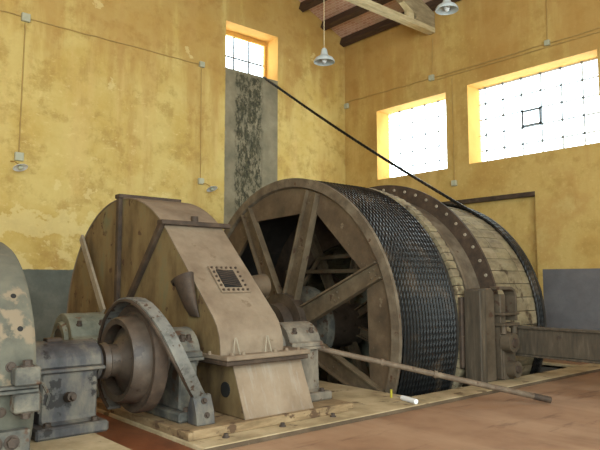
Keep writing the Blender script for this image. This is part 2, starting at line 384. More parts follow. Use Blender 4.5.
struct(Mesh().box(XW - .012, XW + .16, REC[0], REC[1], 3.52, 3.62, .006).link('trim_1', M['dark_rust']), 'dark lintel over the walled-up doorway')
# unseen sides behind the photographer; wide openings added and sized to balance the daylight
m = Mesh(); wall_panel(m, 0, XL, YN, YW, -.1, 8.9, [(-3.5, 1.5, 1.2, 7.6)]); struct(m.link('wall_rear', M['wall_right']))
m = Mesh(); wall_panel(m, 1, YN, XL, XW, -.1, 8.72, [(-4, 1.6, 1.2, 7.8), (2.4, 7.0, 1.2, 7.8)])
m.add([(XL, YN, 8.72), (XW, YN, 8.72), (XW, YN, 8.90), (4, YN, roof_z(4) + .18), (XL, YN, 8.90)], [(0, 1, 2, 3, 4)]); struct(m.link('wall_near', M['wall_right']))

def window(n, axis, p0, p1, h, cols, rows, bar, dots=True, label='', barmat='muntin'):
    """reveal + frame + one pane with bars; cols/rows are bar positions in wall coordinates"""
    u0, u1, z0, z1 = h
    w = struct(reveal(axis, p0, p1 + .1, h).link('window_%d' % n, M['reveal']), label)
    P = lambda u, t, z: (t, u, z) if axis == 0 else (u, t, z)
    def bx(m, a, b, t0, t1, c, d, bv=0):
        return m.box(t0, t1, a, b, c, d, bv) if axis == 0 else m.box(a, b, t0, t1, c, d, bv)
    g = Mesh(); bx(g, u0, u1, p1, p1 + .012, z0, z1).link('pane', M['glass'], w)
    b = Mesh()
    for u in cols: bx(b, u - bar, u + bar, p1 - .03, p1 - .002, z0, z1)
    for z in rows: bx(b, u0, u1, p1 - .032, p1 - .003, z - bar, z + bar)
    b.link('glazing_bars', M[barmat], w)
    if dots:
        d = Mesh()
        for u in cols:
            for z in rows: bx(d, u - .028, u + .028, p1 - .05, p1 - .034, z - .028, z + .028)
        d.link('bar_clips', M['vent_frame'], w)
    return w, bx
wl, bx = window(1, 1, YW, YW + .58, WL, (9.33, 9.83), (7.62,), .02, False, 'small high window above the grey cement strip', 'bar_dark')
fr = Mesh(); 
for a, b, c, d in ((8.7, 8.76, 7.07, 8.31), (10.33, 10.41, 7.07, 8.31), (8.76, 10.33, 8.19, 8.31), (8.76, 10.33, 7.07, 7.2)): bx(fr, a, b, YW + .5, YW + .58, c, d, .005)
fr.link('frame', M['reveal'], wl)
window(2, 0, XW, XW + .52, W1, [11.73 - .4425 * k - .44 for k in range(5)], [4.80 + .402 * k for k in range(5)], .003, True, 'smaller of the two glazed openings in the right wall')
w2, bx = window(3, 0, XW, XW + .52, W2, [8.53 - .4885 * k for k in range(7)], [4.845 + .3975 * k for k in range(5)], .0145, True, 'wide glazed opening in the right wall with one grey framed vent')
v = Mesh(); a, b, c, d = 7.068, 7.552, 5.245, 5.64
for q in ((a, a + .045, c, d), (b - .045, b, c, d), (a, b, c, c + .045), (a, b, d - .045, d)): bx(v, q[0], q[1], XW + .455, XW + .485, q[2], q[3])
v.link('vent_frame', M['vent_frame'], w2)

# ---------- roof: brick arches on timber purlins
m = Mesh()
for x0, x1 in ((XL - .3, 4), (4, XW + .3)):
    m.add([(x0, YN, roof_z(x0) + .16), (x1, YN, roof_z(x1) + .16), (x1, YW + .02, roof_z(x1) + .16), (x0, YW + .02, roof_z(x0) + .16)], [(0, 1, 2, 3)])
struct(m.link('ceiling', M['ceiling']))
sl = math.atan(.385)
for i, x in enumerate((12.9, 12.12, 11.28, 10.44, 9.6, 8.76, 7.92, 7.08, 6.24, 5.4, 4.3)):
    T = Matrix.Translation((x, 0, roof_z(x) + .05)) @ Matrix.Rotation(sl, 4, 'Y')
    struct(Mesh().box(-.09, .09, YN + .02, YW - .005, -.13, .10, .01, T).link('trim_%d' % (i + 2), M['beam_wood']))
tr = thing('roof_truss', 'cream timber roof truss resting on the right wall above the windows', 'truss', (XW - .3, 9.72, 8.0))
TY = 9.74
Mesh().prism([(4.2, 8.08), (XW - .02, 8.08), (XW - .02, 8.22), (4.2, 8.22)], TY - .11, TY + .11, 1, .01).link('tie_beam', M['truss_wood'], tr)
Mesh().prism([(XW - .02, 8.225), (XW - .02, 8.62), (4.2, 8.62 + .385 * 8.78), (4.2, 8.28 + .385 * 8.78), (XW - .72, 8.36), (XW - .85, 8.225)], TY - .10, TY + .10, 1, .01).link('rafter', M['truss_grey'], tr)
Mesh().prism([(11.98, 8.222), (12.16, 8.222), (12.12, 8.5), (11.72, 8.76), (11.62, 8.66), (11.96, 8.44)], TY - .085, TY + .085, 1, .008).link('strut', M['truss_wood'], tr)

# ---------- main shaft and drums
sh = thing('main_shaft', 'thick horizontal shaft running from the gear case through the winding drums', 'shaft', (7.3, CY, CZ))
Mesh().cyl((3.02, CY, CZ), (11.6, CY, CZ), .2, segs=32).link('shaft', M['dark_iron'], sh)
for x, r in ((5.55, .42), (6.2, .34)): Mesh().lathe([(x, .2), (x, r), (x + .12, r), (x + .12, .2)], CY, CZ, 40).link('collar', M['pulley'], sh)

def spoke(m, x0, x1, ang, r0, r1, w0, w1, fl=.025):
    """channel-section spoke lying radially: web plus two raised flanges"""
    a = R(ang); er = Vector((0, -math.cos(a), math.sin(a))); et = Vector((0, math.sin(a), math.cos(a))); c = Vector((0, CY, CZ))
    def brick(ra, rb, ta0, ta1, tb0, tb1, xa, xb):
        vs = [c + er * r + et * t + Vector((x, 0, 0)) for x in (xa, xb) for r, t in ((ra, ta0), (ra, ta1), (rb, tb1), (rb, tb0))]
        m.add(vs, [(0, 1, 2, 3), (7, 6, 5, 4), (0, 4, 5, 1), (1, 5, 6, 2), (2, 6, 7, 3), (3, 7, 4, 0)])
    brick(r0, r1, -w0, w0, -w1, w1, x0 + .07, x1)
    brick(r0, r1, -w0, -w0 + fl, -w1, -w1 + fl, x0, x0 + .07); brick(r0, r1, w0 - fl, w0, w1 - fl, w1, x0, x0 + .07)
    for r in (r0 + .12, r0 + .2, r1 - .1, r1 - .2, (r0 + r1) / 2 - .05, (r0 + r1) / 2 + .05):      # rivet heads
        for t in (-.05, .05):
            p = c + er * r + et * t + Vector((x0 + .07, 0, 0)); m.cyl(p, p - Vector((.018, 0, 0)), .018, .011, 8)
def plank_ring(m, xs, r, n, thick=.09, gap=.006, jitter=.008):
    """timber lagging: n staves round the drum, each cut into lengths along X"""
    tones = []
    for k in range(n):
        a0, a1 = 2 * PI * (k + .0) / n, 2 * PI * (k + 1) / n
        for xa, xb in zip(xs, xs[1:]):
            rr = r + random.uniform(-jitter, jitter); g = gap / r
            vs = [(x, CY - q * math.cos(a), CZ + q * math.sin(a)) for x in (xa + gap * .6, xb - gap * .6) for q, a in ((rr - thick, a0 + g), (rr, a0 + g), (rr + .012, (a0 + a1) / 2), (rr, a1 - g), (rr - thick, a1 - g))]
            fs = [(0, 1, 2, 3, 4), (9, 8, 7, 6, 5)] + [(i, (i + 1) % 5, 5 + (i + 1) % 5, 5 + i)[::-1] for i in range(5)]
            m.add(vs, fs); t = random.uniform(.62, 1.0); tones += [(t, t * random.uniform(.94, 1), t * random.uniform(.86, 1), 1)] * len(fs)
    return tones
def lagged(m, tones, name, root):
    o = m.link(name, M['lagging'], root); ca = o.data.color_attributes.new('tone', 'FLOAT_COLOR', 'CORNER')
    i = 0
    for p, t in zip(o.data.polygons, tones):
        for _ in p.vertices: ca.data[i].color = t; i += 1
    return o

d1 = thing('winding_drum', 'spoked winding drum nearest the gear case, wrapped in black rope', 'drum', (7.7, CY, CZ - 2.59))
F = 6.85
Mesh().lathe([(F, 2.42), (F, 2.568), (F + .06, 2.568), (F + .06, 2.40), (F + .03, 2.40)], CY, CZ, 128).link('rim', M['rim_brown'], d1)
# cheek plate with an octagonal opening
n = 128; vs = []; fs = []
def octr(a, ap): k = (math.degrees(a) - 24.5 + 22.5) % 45 - 22.5; k = (k + 22.5) % 45 - 22.5; return ap / math.cos(R(22.5 - abs(k)))
for i in range(n):
    a = 2 * PI * i / n; ro = 2.43; ri = min(octr(a, 1.92), 2.12)
    for x in (F + .06, F + .12): vs += [(x, CY - ro * math.cos(a), CZ + ro * math.sin(a)), (x, CY - ri * math.cos(a), CZ + ri * math.sin(a))]
for i in range(n):
    j = (i + 1) % n; A, B = i * 4, j * 4
    fs += [(A, A + 1, B + 1, B), (A + 2, B + 2, B + 3, A + 3), (A + 1, A + 3, B + 3, B + 1)]
Mesh().add(vs, fs).link('cheek_plate', M['drum_brown'], d1)
for k in range(8): m = Mesh(); spoke(m, F - .04, F + .09, (23.5, 72, 118.5, 161, 205, 248, 293, 337.5)[k], .36, 2.38, .17, .135); m.link('spoke', M['spoke_brown'], d1)
Mesh().lathe([(F - .30, .21), (F - .30, .40), (F - .12, .42), (F - .10, .58), (F + .10, .58), (F + .12, .42), (8.5, .42), (8.5, .21)], CY, CZ, 64).link('hub', M['pulley'], d1)
Mesh().lathe([(7.25, .3), (7.25, .68), (7.4, .70), (7.42, .3)], CY, CZ, 64).link('hub_disc', M['blue_grey'], d1)
for k in range(8): m = Mesh(); spoke(m, 8.25, 8.36, 24.5 + 45 * k + 4, .36, 2.32, .09, .09); m.link('rear_spoke', M['spoke_brown'], d1)
for k in range(8):
    a, b = R(24.5 + 45 * k), R(24.5 + 45 * (k + 1)); q = 1.35
    Mesh().tube([(8.2, CY - q * math.cos(a), CZ + q * math.sin(a)), (8.2, CY - q * math.cos(b), CZ + q * math.sin(b))], .045, 6, False).link('brace', M['spoke_brown'], d1)
Mesh().box(8.02, 8.10, 7.15, 9.75, 1.76, 1.83, .005).link('cross_brace', M['spoke_brown'], d1)
Mesh().lathe([(8.36, 1.5), (8.36, 2.40), (8.42, 2.40), (8.42, 1.5)], CY, CZ, 96).link('rear_cheek', M['dark_rust'], d1)
Mesh().lathe([(F + .12, 2.40), (F + .12, 2.50), (8.36, 2.50), (8.36, 2.40)], CY, CZ, 128).link('barrel', M['dark_iron'], d1)
m = Mesh(); t = plank_ring(m, [8.37, 8.57], 2.55, 110); lagged(m, t, 'lagging', d1)

d2 = thing('winding_drum', 'farther winding drum with pale timber lagging and a bolted brake ring', 'drum', (9.9, CY, CZ - 2.7))
Mesh().lathe([(8.78, 2.30), (8.78, 2.45), (8.84, 2.45), (8.86, 2.41), (9.27, 2.41), (9.27, 2.30)], CY, CZ, 128).link('brake_path', M['rim_brown'], d2)
ring = Mesh().lathe([(9.26, 2.28), (9.26, 2.69), (9.31, 2.69), (9.31, 2.28)], CY, CZ, 128).link('brake_ring', M['dark_rust'], d2)
for k in range(60):
    a = R(6 * k + 2); p = Vector((9.26, CY - 2.59 * math.cos(a), CZ + 2.59 * math.sin(a)))
    if math.sin(a) > -.35 and math.cos(a) > -.75: Mesh().cyl(p, p - Vector((.02, 0, 0)), .03, .024, 10).link('rivet', M['pale_steel'], d2).parent = ring
m = Mesh(); t = plank_ring(m, [9.32, 9.75, 10.25, 10.7, 11.12], 2.40, 60); lagged(m, t, 'lagging', d2)
Mesh().lathe([(11.12, 2.1), (11.12, 2.47), (11.17, 2.47), (11.17, 2.1)], CY, CZ, 128).link('end_flange', M['dark_iron'], d2)
for k in range(8): m = Mesh(); spoke(m, 9.05, 9.16, 10 + 45 * k, .5, 2.30, .10, .10); m.link('spoke', M['dark_rust'], d2)
Mesh().lathe([(8.9, .21), (8.9, 1.0), (9.04, 1.02), (9.06, .5), (11.0, .5), (11.0, .21)], CY, CZ, 64).link('hub', M['grey_green'], d2)
Mesh().lathe([(11.0, .21), (11.0, 2.28), (11.06, 2.28), (11.06, .21)], CY, CZ, 96).link('rear_cheek', M['dark_iron'], d2)

# ---------- ropes: one continuous braided tube each
def rope(name, pts, r, label):
    m = Mesh(); n = len(pts); vs = []; segs = 6; up = None
    for i, p in enumerate(pts):
        t = (pts[min(i + 1, n - 1)] - pts[max(i - 1, 0)]).normalized()
        up = Vector((1, 0, 0)) if up is None else up
        up = (up - t * up.dot(t)).normalized(); w = t.cross(up)
        for k in range(segs):
            a = 2 * PI * k / segs; rr = r * (1.0 if (k + i) % 2 else .84)
            vs.append(p + up * (rr * math.cos(a)) + w * (rr * math.sin(a)))
    fs = [(i * segs + k, i * segs + (k + 1) % segs, (i + 1) * segs + (k + 1) % segs, (i + 1) * segs + k) for i in range(n - 1) for k in range(segs)]
    m.add(vs, fs, False); o = m.link(name, M['rope'], None); return tag(o, label, 'rope', )
pitch = .0735; turns = 17.4; q = 2.538; per = 330; pts = []
for i in range(int(turns * per)):
    a = 2 * PI * i / per; pts.append(Vector((F + .095 + pitch * i / per, CY - q * math.cos(a), CZ + q * math.sin(a))))
rope('hoisting_rope', pts, .034, 'black greased rope wound in close turns on the nearer spoked drum')
q = 2.447; pts = []
top = Vector((9.97, 13, 7.06)); al = math.atan2(top.z - CZ, top.y - CY); dd = math.hypot(top.z - CZ, top.y - CY)
ta = al + math.acos(q / dd); tp = Vector((10.93, CY + q * math.cos(ta), CZ + q * math.sin(ta)))
st = top + (top - tp).normalized() * .06; ln = (tp - st).length; k = int(ln / .05)
for i in range(k): f = i / k; p = st.lerp(tp, f); p.z -= .10 * math.sin(PI * f); pts.append(p)
for i in range(int(2.9 * 300)):
    a = ta + 2 * PI * i / 300; pts.append(Vector((10.93 + .056 * i / 300, CY + q * math.cos(a), CZ + q * math.sin(a))))
rope('hoisting_rope', pts, .036, 'single black rope running from the small high window down to the farther drum')

# ---------- gear case
GX0, GX1 = 3.84, 4.72
gc = thing('gear_case', 'tall arched sheet metal gear case standing before the spoked drum', 'gear case', (4.28, 7.2, .12))
prof = arc(CY, CZ, 1.955, 49.5, 180, 40)                      # over the bull gear
slope = [(5.93, 1.20), (5.86, 1.11), (5.81, 1.0), (5.79, .9), (5.785, .80)]
outline = list(reversed(prof)) + slope                          # back low -> over -> slope -> front
outline = outline + [(CY + 1.955, .80)]
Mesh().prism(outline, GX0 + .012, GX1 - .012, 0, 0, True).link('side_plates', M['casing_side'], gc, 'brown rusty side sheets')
skin = list(reversed(prof)) + slope
def strip(line, x0, x1, off, th):
    """sheet following a (y,z) line"""
    P = [Vector((0, y, z)) for y, z in line]; N = []
    for i in range(len(P)):
        t = (P[min(i + 1, len(P) - 1)] - P[max(i - 1, 0)]).normalized(); N.append(Vector((0, t.z, -t.y)))
    if N[len(N) // 2].z < 0: N = [-k for k in N]
    vs = []; fs = []
    for p, nn in zip(P, N):
        for x in (x0, x1):
            for o in (off, off + th): q = p + nn * o; vs.append((x, q.y, q.z))
    for i in range(len(P) - 1):
        a, b = i * 4, i * 4 + 4
        fs += [(a + 1, a + 3, b + 3, b + 1), (a, b, b + 2, a + 2), (a, a + 1, b + 1, b), (a + 2, b + 2, b + 3, a + 3)]
    fs += [(0, 2, 3, 1), (len(vs) - 4, len(vs) - 3, len(vs) - 1, len(vs) - 2)]
    bm = bmesh.new(); bv = [bm.verts.new(v) for v in vs]
    for f in fs: bm.faces.new([bv[i] for i in f])
    bmesh.ops.recalc_face_normals(bm, faces=bm.faces); return bm
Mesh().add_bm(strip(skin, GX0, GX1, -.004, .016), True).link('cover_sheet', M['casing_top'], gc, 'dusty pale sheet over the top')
# joint flanges
Mesh().box(GX0 - .05, GX0 + .01, CY - .045, CY + .045, .80, 2.82, .006).link('joint_rib', M['dark_rust'], gc)
Mesh().box(GX0 - .06, GX1 + .06, CY - .075, CY + .075, 2.785, 2.845, .008).link('joint_flange', M['dark_rust'], gc)
e = Vector((0, 8.42 - 7.1, .98 - 2.34)).normalized()
a, b = Vector((0, 7.09, 2.36)), Vector((0, 8.30, 1.02)); nrm = Vector((0, e.z, -e.y))
def slab(m, a, b, w, x0, x1):
    t = (b - a).normalized(); nn = Vector((0, t.z, -t.y)) * w
    vs = [p + Vector((x, 0, 0)) for x in (x0, x1) for p in (a - nn, b - nn, b + nn, a + nn)]
    bm = bmesh.new(); v = [bm.verts.new(q) for q in vs]
    for f in ((0, 1, 2, 3), (7, 6, 5, 4), (0, 4, 5, 1), (1, 5, 6, 2), (2, 6, 7, 3), (3, 7, 4, 0)): bm.faces.new([v[i] for i in f])
    bmesh.ops.recalc_face_normals(bm, faces=bm.faces); bevel(bm, .005); return m.add_bm(bm)
slab(Mesh(), a, b, .04, GX0 - .055, GX0 + .01).link('sloping_rib', M['dark_rust'], gc)
o1 = Vector((0, 7.12, 2.33)); o2 = Vector((0, 7.03, 2.42))
Mesh().box(GX0 - .06, GX1 + .10, 7.03, 7.17, 2.325, 2.385, .008).link('cover_flange', M['dark_rust'], gc)
Mesh().cyl((4.35, 7.2, 2.33), (4.35, 7.2, 2.47), .055, .048, 14).link('lifting_boss', M['dark_rust'], gc)
# louvred vent on the slope
def on_slope(x, u, v):     # u along X from the vent centre, v down the slope, w out
    c = Vector((4.32, 6.345, 1.626)); dn = Vector((0, -1, -1.0)).normalized(); nn = Vector((0, -1.0, 1)).normalized()
    return c + Vector((u, 0, 0)) + dn * v + nn * x
def slope_box(m, u0, u1, v0, v1, w0, w1):
    vs = [on_slope(w, u, v) for w in (w0, w1) for u, v in ((u0, v0), (u1, v0), (u1, v1), (u0, v1))]
    return m.add(vs, [(3, 2, 1, 0), (4, 5, 6, 7), (0, 1, 5, 4), (1, 2, 6, 5), (2, 3, 7, 6), (3, 0, 4, 7)])
vent = slope_box(Mesh(), -.20, .22, -.225, .225, .0, .018)
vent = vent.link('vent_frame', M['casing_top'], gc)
sub(slope_box(Mesh(), -.125, .125, -.145, .145, .012, .024), 'vent_opening', M['dark_hole'], vent, gc)
m = Mesh()
for k in range(8):
    p, q = on_slope(.03, -.12, -.15 + .034 * k), on_slope(.03, .12, -.10 + .034 * k)
    m.cyl(p, q, .007, segs=6)
sub(m, 'louvre', M['dark_rust'], vent, gc)
for k in range(6):
    for u, v in ((-.165 + .07 * k, -.188), (-.165 + .07 * k, .188)) + (((-.165, -.188 + .0752 * k), (.185, -.188 + .0752 * k)) if 0 < k < 5 else ()):
        p = on_slope(.02, u, v); nn = Vector((0, -1.0, 1)).normalized()
        sub(Mesh().hexbolt(p, nn, .013, .016), 'bolt', M['dark_rust'], vent, gc)
# waist flange, lower case
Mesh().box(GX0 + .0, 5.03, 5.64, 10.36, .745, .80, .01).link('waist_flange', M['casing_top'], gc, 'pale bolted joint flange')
Mesh().box(GX0 + .01, 5.02, 5.66, 10.34, .69, .742, .01).link('lower_flange', M['dark_rust'], gc)
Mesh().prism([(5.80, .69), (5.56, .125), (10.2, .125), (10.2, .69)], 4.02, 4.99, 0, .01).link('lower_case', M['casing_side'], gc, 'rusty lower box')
Mesh().add_bm(strip([(5.805, .69), (5.555, .125)], 4.015, 4.995, -.002, .014)).link('front_sheet', M['front_sheet'], gc, 'pale dusty front sheet streaked with white')
Mesh().cyl((4.025, 5.93, .40), (4.005, 5.93, .40), .085, segs=24).link('drain_hole', M['dark_hole'], gc)
bolts([((x, 5.71, .80), (0, 0, 1)) for x in (3.95, 4.1, 4.55, 4.72, 4.9)] + [((GX0 + .01, y, .80), (0, 0, 1)) for y in (6.0,)], gc, .022, .03, M['casing_top'])
for x in (3.98, 4.42):
    Mesh().tube([(x, 5.73, .80), (x + .01, 5.73, .92), (x + .02, 5.73, .985), (x + .035, 5.73, .985), (x + .06, 5.73, .9), (x + .09, 5.73, .80)], .007, 6).link('wire_loop', M['pale_steel'], gc)
# oil spout on the near side, and its twin beyond
def spout(x0, sgn):
    m = Mesh(); vs = []; fs = []; n = 20
    rings = ((1.70, .20, .11, 6.47), (1.60, .175, .105, 6.44), (1.45, .15, .085, 6.39), (1.30, .13, .055, 6.34), (1.20, .11, .02, 6.31))
    for z, ry, rx, yc in rings:
        for i in range(n):
            a = 2 * PI * i / n; y = yc + ry * math.cos(a); vs.append((x0 + sgn * (rx + rx * math.sin(a)) * .9, y, z - ((.07 * math.cos(a) + .05) if z == 1.70 else 0)))
    for k in range(len(rings) - 1):
        for i in range(n): fs.append((k * n + i, k * n + (i + 1) % n, (k + 1) * n + (i + 1) % n, (k + 1) * n + i))
    inner = [(x0 + (v[0] - x0) * .86 + sgn * .012, 6.47 + (v[1] - 6.47) * .86, v[2] - .03) for v in vs[:n]]
    o = len(vs); vs += inner
    for i in range(n): fs.append((i, o + i, o + (i + 1) % n, (i + 1) % n))
    m.add(vs, fs, True); sp = m.link('oil_spout', M['dark_rust'], gc)
    sub(Mesh().add(inner, [tuple(range(n))]), 'spout_mouth', M['dark_hole'], sp, gc)
spout(GX0 + .01, -1)
m = Mesh(); m.cyl((GX1 - .02, 6.62, 1.52), (GX1 + .36, 6.62, 1.56), .13, .15, 24); m.link('pipe_stub', M['drum_brown'], gc)

# ---------- bearings
def pedestal(name, label, x0, x1, cy, cz, zb, r, wf, wb, mat, foot=.0, rod=False, smooth=False, group='bearing pedestals'):
    t = thing(name, label, 'bearing', ((x0 + x1) / 2, cy, zb), group)
    w = r * 1.02
    Mesh().prism([(cy - w, cz - .03), (cy - w * wf * .8, zb + .14), (cy - w * wf, zb + .10), (cy + w * wf, zb + .10), (cy + w * wf * .8, zb + .14), (cy + w, cz - .03)], x0 + .06, x1 - .04, 0, .02).link('pedestal', mat, t)
    ft = Mesh().box(x0 - foot, x1 + foot, cy - w * wb, cy + w * wb, zb, zb + .105, .02).link('foot', mat, t)
    Mesh().box(x0 - .01, x1 + .01, cy - w * 1.2, cy + w * (1.06 if smooth else 1.2), cz - .035, cz + .0, .008).link('joint_flange', mat, t)
    pr = [(cy - w * 1.12, cz + .002)] + [(cy - w * 1.12, cz + .05), (cy - w * .98, cz + .07)] + arc(cy, cz, r, 12, 168, 14) + [(cy + w * .98, cz + .07), (cy + w * 1.12, cz + .05), (cy + w * 1.12, cz + .002)]
    if smooth: pr = [(cy - w * 1.02, cz + .002)] + [(cy - w * math.cos(R(10 * i)), cz + .02 + w * .80 * math.sin(R(10 * i))) for i in range(19)] + [(cy + w * 1.02, cz + .002)]
    cap = Mesh().prism(pr, x0, x1, 0, .015, False).link('cap', mat, t)
    for xx, s in ((x0, -1), (x1, 1)):
        Mesh().lathe([(xx, r * .46), (xx, r * .72), (xx + s * .05, r * .66), (xx + s * .05, r * .46)], cy, cz, 32).link('end_ring', mat, t)
    if not smooth: bolts([((x, cy + s * r * .78, cz + r * .62 if False else cz + r * .60), (0, s * .25, 1)) for x in (x0 + .12, x1 - .12) for s in (-1, 1)], t, .03, .055, parent=cap)
    bolts([((x, cy + s * (w * wb - .07), zb + .10), (0, 0, 1)) for x in (x0 + .10, x1 - .10) for s in (-1, 1)], t, .034, .045, parent=ft)
    return t
b1 = pedestal('bearing_pedestal', 'oily blue-grey bearing pedestal on a concrete block beside the motor', 1.98, 2.63, PY, PZ, .16, .27, 1.2, 1.55, M['bearing_dark'], .02, smooth=True)
Mesh().cyl((2.30, PY - .26, .50), (2.30, PY - .37, .52), .05, .045, 16).cyl((2.30, PY - .36, .50), (2.30, PY - .41, .52), .028, .025, 8).link('drain_plug', M['rusty_bolt'], b1)
Mesh().box(2.15, 2.3, PY - .07, PY + .05, PZ + .23, PZ + .27, .008).link('filler_lid', M['dark_rust'], b1)
b2 = pedestal('bearing_pedestal', 'pale grey-blue bearing pedestal between the brake wheel and the gear case', 3.42, 3.74, PY, PZ, .12, .31, 1.25, 1.45, M['blue_grey'], .02)
b3 = pedestal('bearing_pedestal', 'dusty bearing pedestal on the drum side of the gear case', 5.04, 5.56, PY, PZ, .12, .30, 1.3, 1.6, M['dusty_bearing'], .03)
b4 = pedestal('bearing_pedestal', 'grey-green bearing cap behind the brake wheel at the back of the gear case', 3.06, 3.60, CY, CZ, .12, .36, 1.2, 1.45, M['grey_green'], .0)

# ---------- pinion shaft with brake wheel
ps = thing('shaft_coupling', 'dusty iron coupling drum on the shaft between motor and gear case', 'coupling', (2.98, PY, PZ - .58))
Mesh().cyl((1.72, PY, PZ), (5.56, PY, PZ), .115, segs=28).link('shaft', M['pulley'], ps)
hb = Mesh().lathe([(2.71, .115), (2.71, .18), (2.77, .19), (2.79, .165), (2.88, .17), (2.97, .27), (3.0, .34), (3.06, .345), (3.06, .115)], PY, PZ, 48).link('hub', M['pulley'], ps)
Mesh().lathe([(2.90, .37), (2.89, .43), (2.91, .445), (3.10, .47), (3.10, .40), (3.04, .37)], PY, PZ, 64).link('coupling_ring', M['pulley'], ps)
Mesh().lathe([(3.07, .30), (3.07, .44), (3.09, .50), (3.06, .555), (3.08, .57), (3.20, .57), (3.22, .54), (3.22, .13), (3.13, .13), (3.13, .30)], PY, PZ, 64).link('rim', M['dark_rust'], ps)
bolts([((3.06, PY - .31 * math.cos(R(60 * k + 20)), PZ + .31 * math.sin(R(60 * k + 20))), (-1, 0, 0)) for k in range(6)], ps, .022, .03, parent=hb)
# strap guard over the wheel
bg = thing('brake_band', 'chipped pale grey curved band arching over the coupling wheel', 'brake band', (3.4, 5.75, .12))
L = [(6.72, .22, 3.0), (6.86, .30, 3.0), (6.97, .42, 3.0), (7.02, .56, 3.0), (7.03, .70, 3.0), (7.01, .90, 3.0), (6.96, 1.04, 3.0), (6.885, 1.16, 3.0), (6.78, 1.26, 3.0), (6.65, 1.335, 3.0), (6.5, 1.385, 3.0), (6.35, 1.400, 3.0), (6.206, 1.39, 3.0),
     (6.046, 1.345, 3.002), (5.905, 1.275, 3.007), (5.787, 1.20, 3.018), (5.69, 1.115, 3.035), (5.615, 1.02, 3.06), (5.57, .925, 3.095), (5.555, .83, 3.142), (5.565, .74, 3.203), (5.60, .647, 3.278), (5.66, .535, 3.37), (5.74, .42, 3.48)]
vs = []; fs = []
for i, (y, z, x) in enumerate(L):
    a, b = L[max(i - 1, 0)], L[min(i + 1, len(L) - 1)]; t = Vector((0, b[0] - a[0], b[1] - a[1])).normalized(); nn = Vector((0, -t.z, t.y))
    if nn.dot(Vector((0, y - PY, z - PZ))) < 0: nn = -nn
    for xx in (x, x + .15):
        for o in (0, .035): q = Vector((0, y, z)) + nn * o; vs.append((xx, q.y, q.z))
for i in range(len(L) - 1):
    a, b = i * 4, i * 4 + 4; fs += [(a + 1, a + 3, b + 3, b + 1), (a, b, b + 2, a + 2), (a, a + 1, b + 1, b), (a + 2, b + 2, b + 3, a + 3)]
fs += [(0, 2, 3, 1), (len(vs) - 4, len(vs) - 3, len(vs) - 1, len(vs) - 2)]
bm = bmesh.new(); bv = [bm.verts.new(v) for v in vs]
for f in fs: bm.faces.new([bv[i] for i in f])
bmesh.ops.recalc_face_normals(bm, faces=bm.faces)
Mesh().add_bm(bm, True).link('band', M['band_grey'], bg)
m = Mesh(); m.tube([(x - .008, y, z) for y, z, x in L], .02, 6); m.link('band_edge', M['dark_rust'], bg)
Mesh().prism([(5.80, .42), (5.73, .42), (5.66, .25), (5.64, .12), (5.84, .12), (5.84, .3)], 3.48, 3.70, 0, .012).link('foot', M['bearing_dark'], bg)
bolts([((3.59, 5.695, .36), (0, -1, .4)), ((3.6, 5.655, .22), (0, -1, .2))], bg, .024, .03)

# ---------- motor
mo = thing('electric_motor', 'big round grey motor with peeling paint at the left edge', 'motor', (1.0, 6.33, .16))
MR, MX0, MX1 = 1.2, .25, 1.70
shell = [(MX0, .9), (MX0, MR - .04), (MX0 + .04, MR), (MX1 - .04, MR), (MX1, MR - .03), (MX1, .9)]
Mesh().lathe(shell, PY, PZ, 48, 1.2, 178.8).link('upper_frame', M['motor_paint'], mo)
Mesh().lathe(shell, PY, PZ, 48, 181.2, 358.8).link('lower_frame', M['motor_paint'], mo)
Mesh().lathe([(MX1 - .06, .12), (MX1 - .06, .92), (MX1 - .02, .92), (MX1 - .02, .12)], PY, PZ, 48).link('end_plate', M['dark_iron'], mo)
for z0, z1, nm in ((PZ + .004, PZ + .03, 'upper_flange'), (PZ - .03, PZ - .004, 'lower_flange')):
    Mesh().box(MX0 + .05, MX1 - .01, PY - MR - .075, PY - MR + .03, z0, z1, .006).link(nm, M['blue_grey'], mo)
Mesh().box(1.50, 1.69, PY - MR - .12, PY - MR + .02, PZ + .032, PZ + .17, .012).link('clamp_lug', M['blue_grey'], mo)
Mesh().box(1.50, 1.69, PY - MR - .12, PY - MR + .02, PZ - .17, PZ - .032, .012).link('clamp_lug', M['blue_grey'], mo)
bolts([((1.6, PY - MR - .06, PZ + .17), (0, 0, 1)), ((1.6, PY - MR - .06, PZ - .17), (0, 0, -1))], mo, .038, .05)
def mot(x, a): return ((x, PY - MR * math.cos(R(a)), PZ + MR * math.sin(R(a))), (0, -math.cos(R(a)), math.sin(R(a))))
bolts([mot(1.5, 8), mot(1.62, 8), mot(1.38, 8)], mo, .03, .02)
bolts([mot(1.56, -8), mot(1.44, -8)], mo, .03, .02)
for x, a in ((1.58, 22), (1.56, 36)):
    p, d = mot(x, a); Mesh().cyl(Vector(p) - Vector(d) * .01, Vector(p) + Vector(d) * .004, .022, segs=12).link('tapped_hole', M['dark_hole'], mo)
mf = Mesh().box(1.28, 1.66, 4.86, 5.34, .16, .22, .012).link('foot', M['blue_grey'], mo)
Mesh().prism([(5.14, .22), (5.06, .22), (5.045, .48), (5.16, .48)], 1.26, 1.64, 0, .012).link('foot_plate', M['blue_grey'], mo)
bolts([((x, 5.052, .40), (0, -1, .05)) for x in (1.38, 1.5)] + [((x, 4.94, .22), (0, 0, 1)) for x in (1.42, 1.58)], mo, .042, .04, parent=mf)
for dx in (0, .06):
    Mesh().tube([(1.70 + dx, 5.35 + .1 * dx, .80), (1.76 + dx, 5.35, .76), (1.80 + dx * 1.2, 5.36, .66), (1.80 + dx, 5.38, .52 + dx)], .014, 6).link('cable_strap', M['blue_grey'], mo)

